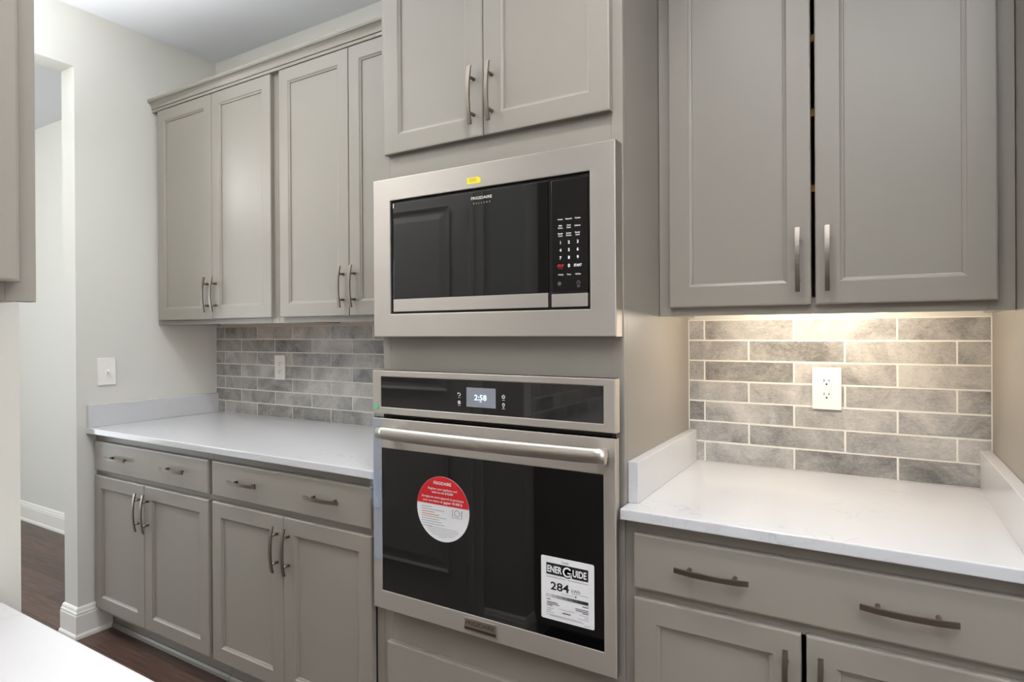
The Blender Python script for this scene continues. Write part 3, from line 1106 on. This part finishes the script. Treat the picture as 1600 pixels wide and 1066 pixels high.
b.text('ENER', ex0 + 0.0372, 0.7452, y2, h=0.0165, w=0.0400, bold=0.03)
b.text('UIDE', ex0 + 0.1040, 0.7452, y2, h=0.0165, w=0.0360, bold=0.03)
gx, gz = ex0 + 0.0716, 0.7440
b.ring_y(gx, gz, 0.0082, 0.0122, y2, 0.60, 2 * PI - 0.05)
b.quad_y(gx + 0.0005, gx + 0.0122, gz - 0.0036, gz, y2)
b.quad_y(gx + 0.0080, gx + 0.0122, gz - 0.0145, gz - 0.0036, y2)
b.tags['flat'] = 1
obj('white_lettering', b, M['whiteink'], el)
b = BM()
nseg = 8
for i in range(nseg):
    b.bm.faces.ensure_lookup_table()
    k0 = len(b.bm.faces)
    b.quad_y(bx0 + 0.0008 + (bx1 - bx0 - 0.0008) * i / nseg, bx0 + 0.0008 + (bx1 - bx0 - 0.0008) * (i + 1) / nseg, 0.6752, 0.6830, y1)
    b.bm.faces.ensure_lookup_table()
    b.bm.faces[-1].material_index = i
b.tags['flat'] = 1
obj('scale_bar', b, [flat('scale_grey', (int(205 - i * 25),) * 3, 0.6) for i in range(nseg)], el)
# green dot sticker and torn protective film
obj('green_sticker', disc(BM(), -1.2530, 1.1105, 0.0085, YO - 0.0006, 0.0004, n=32), M['green'], ov, label='small round green sticker')
b = BM()
rng = random.Random(11)
nx, nz = 8, 15
grid = []
for j in range(nz + 1):
    rowv = []
    for i in range(nx + 1):
        u, v = i / nx, j / nz
        wv = 1.0 - 0.75 * max(0, 0.35 - v) / 0.35
        x = -1.2725 + 0.041 * u * wv + 0.012 * (1 - wv) * 2
        z = 0.812 + 0.105 * v + (0.006 if i in (2, 5) else 0)
        y = YO - 0.0015 - rng.random() * (0.013 if 0 < v < 0.85 else 0.004) * (1.0 - 0.4 * u)
        rowv.append(b.bm.verts.new((x, y, z)))
    grid.append(rowv)
for j in range(nz):
    for i in range(nx):
        b.bm.faces.new((grid[j][i], grid[j][i + 1], grid[j + 1][i + 1], grid[j + 1][i]))
b.tags['flat'] = 1
obj('torn_film', b, M['film'], ov, label='crumpled torn piece of clear protective film')
b = BM().box(X0 + 0.0015, -1.2358, YO - 0.0004, YO - 0.0001, 0.660, 1.076)
obj('protective_film', b, M['film'], ov, label='clear protective film left on the door edge')

# ------------------------------------------------------------------ outlets, switch
def outlet(label, cx, cz, yw, group=None):
    root = thing('power_outlet', label, 'outlet', (cx, yw, cz - 0.06))
    b = BM().box(cx - 0.0375, cx + 0.0375, yw - 0.0075, yw, cz - 0.0605, cz + 0.0605, 0.0025, 3)
    obj('cover_plate', b, M['plastic'], root)
    for s in (1, -1):
        z = cz + s * 0.0193
        b = BM()
        pts = []
        for i in range(40):
            a = 2 * PI * i / 40
            pts.append((cx + 0.0172 * math.cos(a), z + max(-0.0135, min(0.0135, 0.0172 * math.sin(a)))))
        lo = [b.bm.verts.new((x, yw - 0.0090, zz_)) for x, zz_ in pts]
        hi = [b.bm.verts.new((x, yw - 0.0070, zz_)) for x, zz_ in pts]
        b.bm.faces.new(lo)
        for i in range(40):
            b.bm.faces.new((lo[i], lo[(i + 1) % 40], hi[(i + 1) % 40], hi[i]))
        rc = obj('receptacle', b, M['plastic'], root)
        b = BM()
        yy = yw - 0.0094
        b.box(cx - 0.0072, cx - 0.0052, yy, yy + 0.002, z - 0.0005, z + 0.0075)
        b.box(cx + 0.0052, cx + 0.0072, yy, yy + 0.002, z + 0.0005, z + 0.0070)
        b.cyl((cx, yy, z - 0.0070), (cx, yy + 0.002, z - 0.0070), 0.0026, n=12)
        obj('slots', b, M['dark'], rc)
    b = BM().cyl((cx, yw - 0.0085, cz), (cx, yw - 0.007, cz), 0.003, n=12)
    obj('screw', b, M['plastic'], root)
    return root


outlet('white double outlet on the dim grey tile above the left countertop', -2.4730, 1.1600, YB - 0.0084)
outlet('white double outlet on the brightly lit tile in the right alcove', -0.1148, 1.1592, YB - 0.0084)
root = thing('light_switch', 'white toggle light switch on the pale left wall', 'light switch', (XL, 1.4250, 1.097))
b = BM().box(XL, XL + 0.007, 1.4250 - 0.0375, 1.4250 + 0.0375, 1.1575 - 0.0605, 1.1575 + 0.0605, 0.0025, 3)
obj('cover_plate', b, M['plastic'], root)
b = BM().box(XL + 0.0065, XL + 0.0082, 1.4250 - 0.0055, 1.4250 + 0.0055, 1.1575 - 0.0125, 1.1575 + 0.0125, 0.0006)
t = bmesh.new()
bmesh.ops.create_cube(t, size=1)
bmesh.ops.scale(t, vec=(0.014, 0.008, 0.010), verts=t.verts)
bmesh.ops.rotate(t, matrix=Matrix.Rotation(-0.5, 3, 'Y'), verts=t.verts)
bmesh.ops.translate(t, vec=(XL + 0.013, 1.4250, 1.1595), verts=t.verts)
b.merge(t)
obj('toggle', b, M['plastic'], root)
for z in (1.1575 - 0.030, 1.1575 + 0.030):
    obj('screw', BM().cyl((XL + 0.0068, 1.4250, z), (XL + 0.0082, 1.4250, z), 0.003, n=12), M['plastic'], root)

# ------------------------------------------------------------------ lamp under the right wall cabinet
def lamp_bar(label, org, x0, x1, y, energy, col, loc=None, rotz=0.0):
    """Housing, lit diffuser and its light (small round sources along the bar)."""
    root = thing('under_cabinet_light', label, 'lamp', org, loc, rotz)
    zt = org[2]
    obj('housing', BM().box(x0, x1, y - 0.020, y + 0.020, zt - 0.010, zt, 0.002), M['plastic'], root)
    obj('diffuser', BM().box(x0 + 0.01, x1 - 0.01, y - 0.015, y + 0.015, zt - 0.0127, zt - 0.010, 0.001), M['tube'], root)
    obj('connector', BM().box(x1 + 0.001, x1 + 0.040, y - 0.010, y + 0.008, zt - 0.008, zt, 0.001), M['plastic'], root)
    for k in range(5):
        l = bpy.data.lights.new('under_cabinet_glow', 'POINT')
        l.energy = energy
        l.color = col
        l.shadow_soft_size = 0.004
        o = bpy.data.objects.new('under_cabinet_glow', l)
        p = Vector((x0 + (x1 - x0) * (0.1 + 0.2 * k), y, zt - 0.0175)) - Vector(org)
        o.location = Matrix.Rotation(rotz, 3, 'Z') @ p + Vector(loc or org)
        COL.objects.link(o)


lamp_bar('slim white lit lamp bar under the right wall cabinet', (-0.125, 1.75, 1.3835), -0.325, 0.060, 1.745, 0.98, (1.0, 0.90, 0.73))

# ------------------------------------------------------------------ the near counter run (faces +X, along the near wall)
# designed facing -Y with local x running along world +Y, then turned a quarter turn
def near_loc(org):
    # design (x, y, z) -> world (NX side): rotate +90 degrees: (x, y) -> (-y, x)
    return (-org[1], org[0], org[2])


o_ = (0.0, 1.25, ZB)
wall_cabinet('near grey wall cabinet at the left edge, hanging in front of the hall opening', -0.53, 0.349, ZB, ZT, 0.9, 1.249,
             [(-0.497, -0.093, 'R'), (-0.090, 0.326, 'L')], loc=near_loc(o_), rotz=PI / 2, org=o_, stile=0.020)
o_ = (0.0, 1.25, 0.0)
base_cabinet('near grey base cabinet carrying the white countertop in the foreground', -0.53, 0.383, 0.637, 1.249, CT0 - 0.0003,
             (-0.508, 0.362), [(-0.508, -0.0745, 'R'), (-0.0715, 0.362, 'L')], loc=near_loc(o_), rotz=PI / 2, org=o_)
tag(obj('countertop', slab(NX + 0.0005, -0.600, -0.55, 0.4030, CT0, CT1, 0.004), M['quartz']), 'white quartz countertop corner in the near left foreground', 'countertop')
o_ = (0.0, 1.25, CT1)
tile_field('tile_backsplash', 'grey brick tile on the near wall above the foreground countertop, mirrored in the oven panel', -0.55, 0.395, -0.45, -0.32, 0.2603, yw=1.25, loc=near_loc(o_), rotz=PI / 2, org=o_)

o_ = (-0.08, 1.05, 1.3845)
lamp_bar('slim lit lamp bar under the near wall cabinet at the left edge', o_, -0.46, 0.10, 1.05, 0.32, (1.0, 0.87, 0.68), loc=near_loc(o_), rotz=PI / 2)
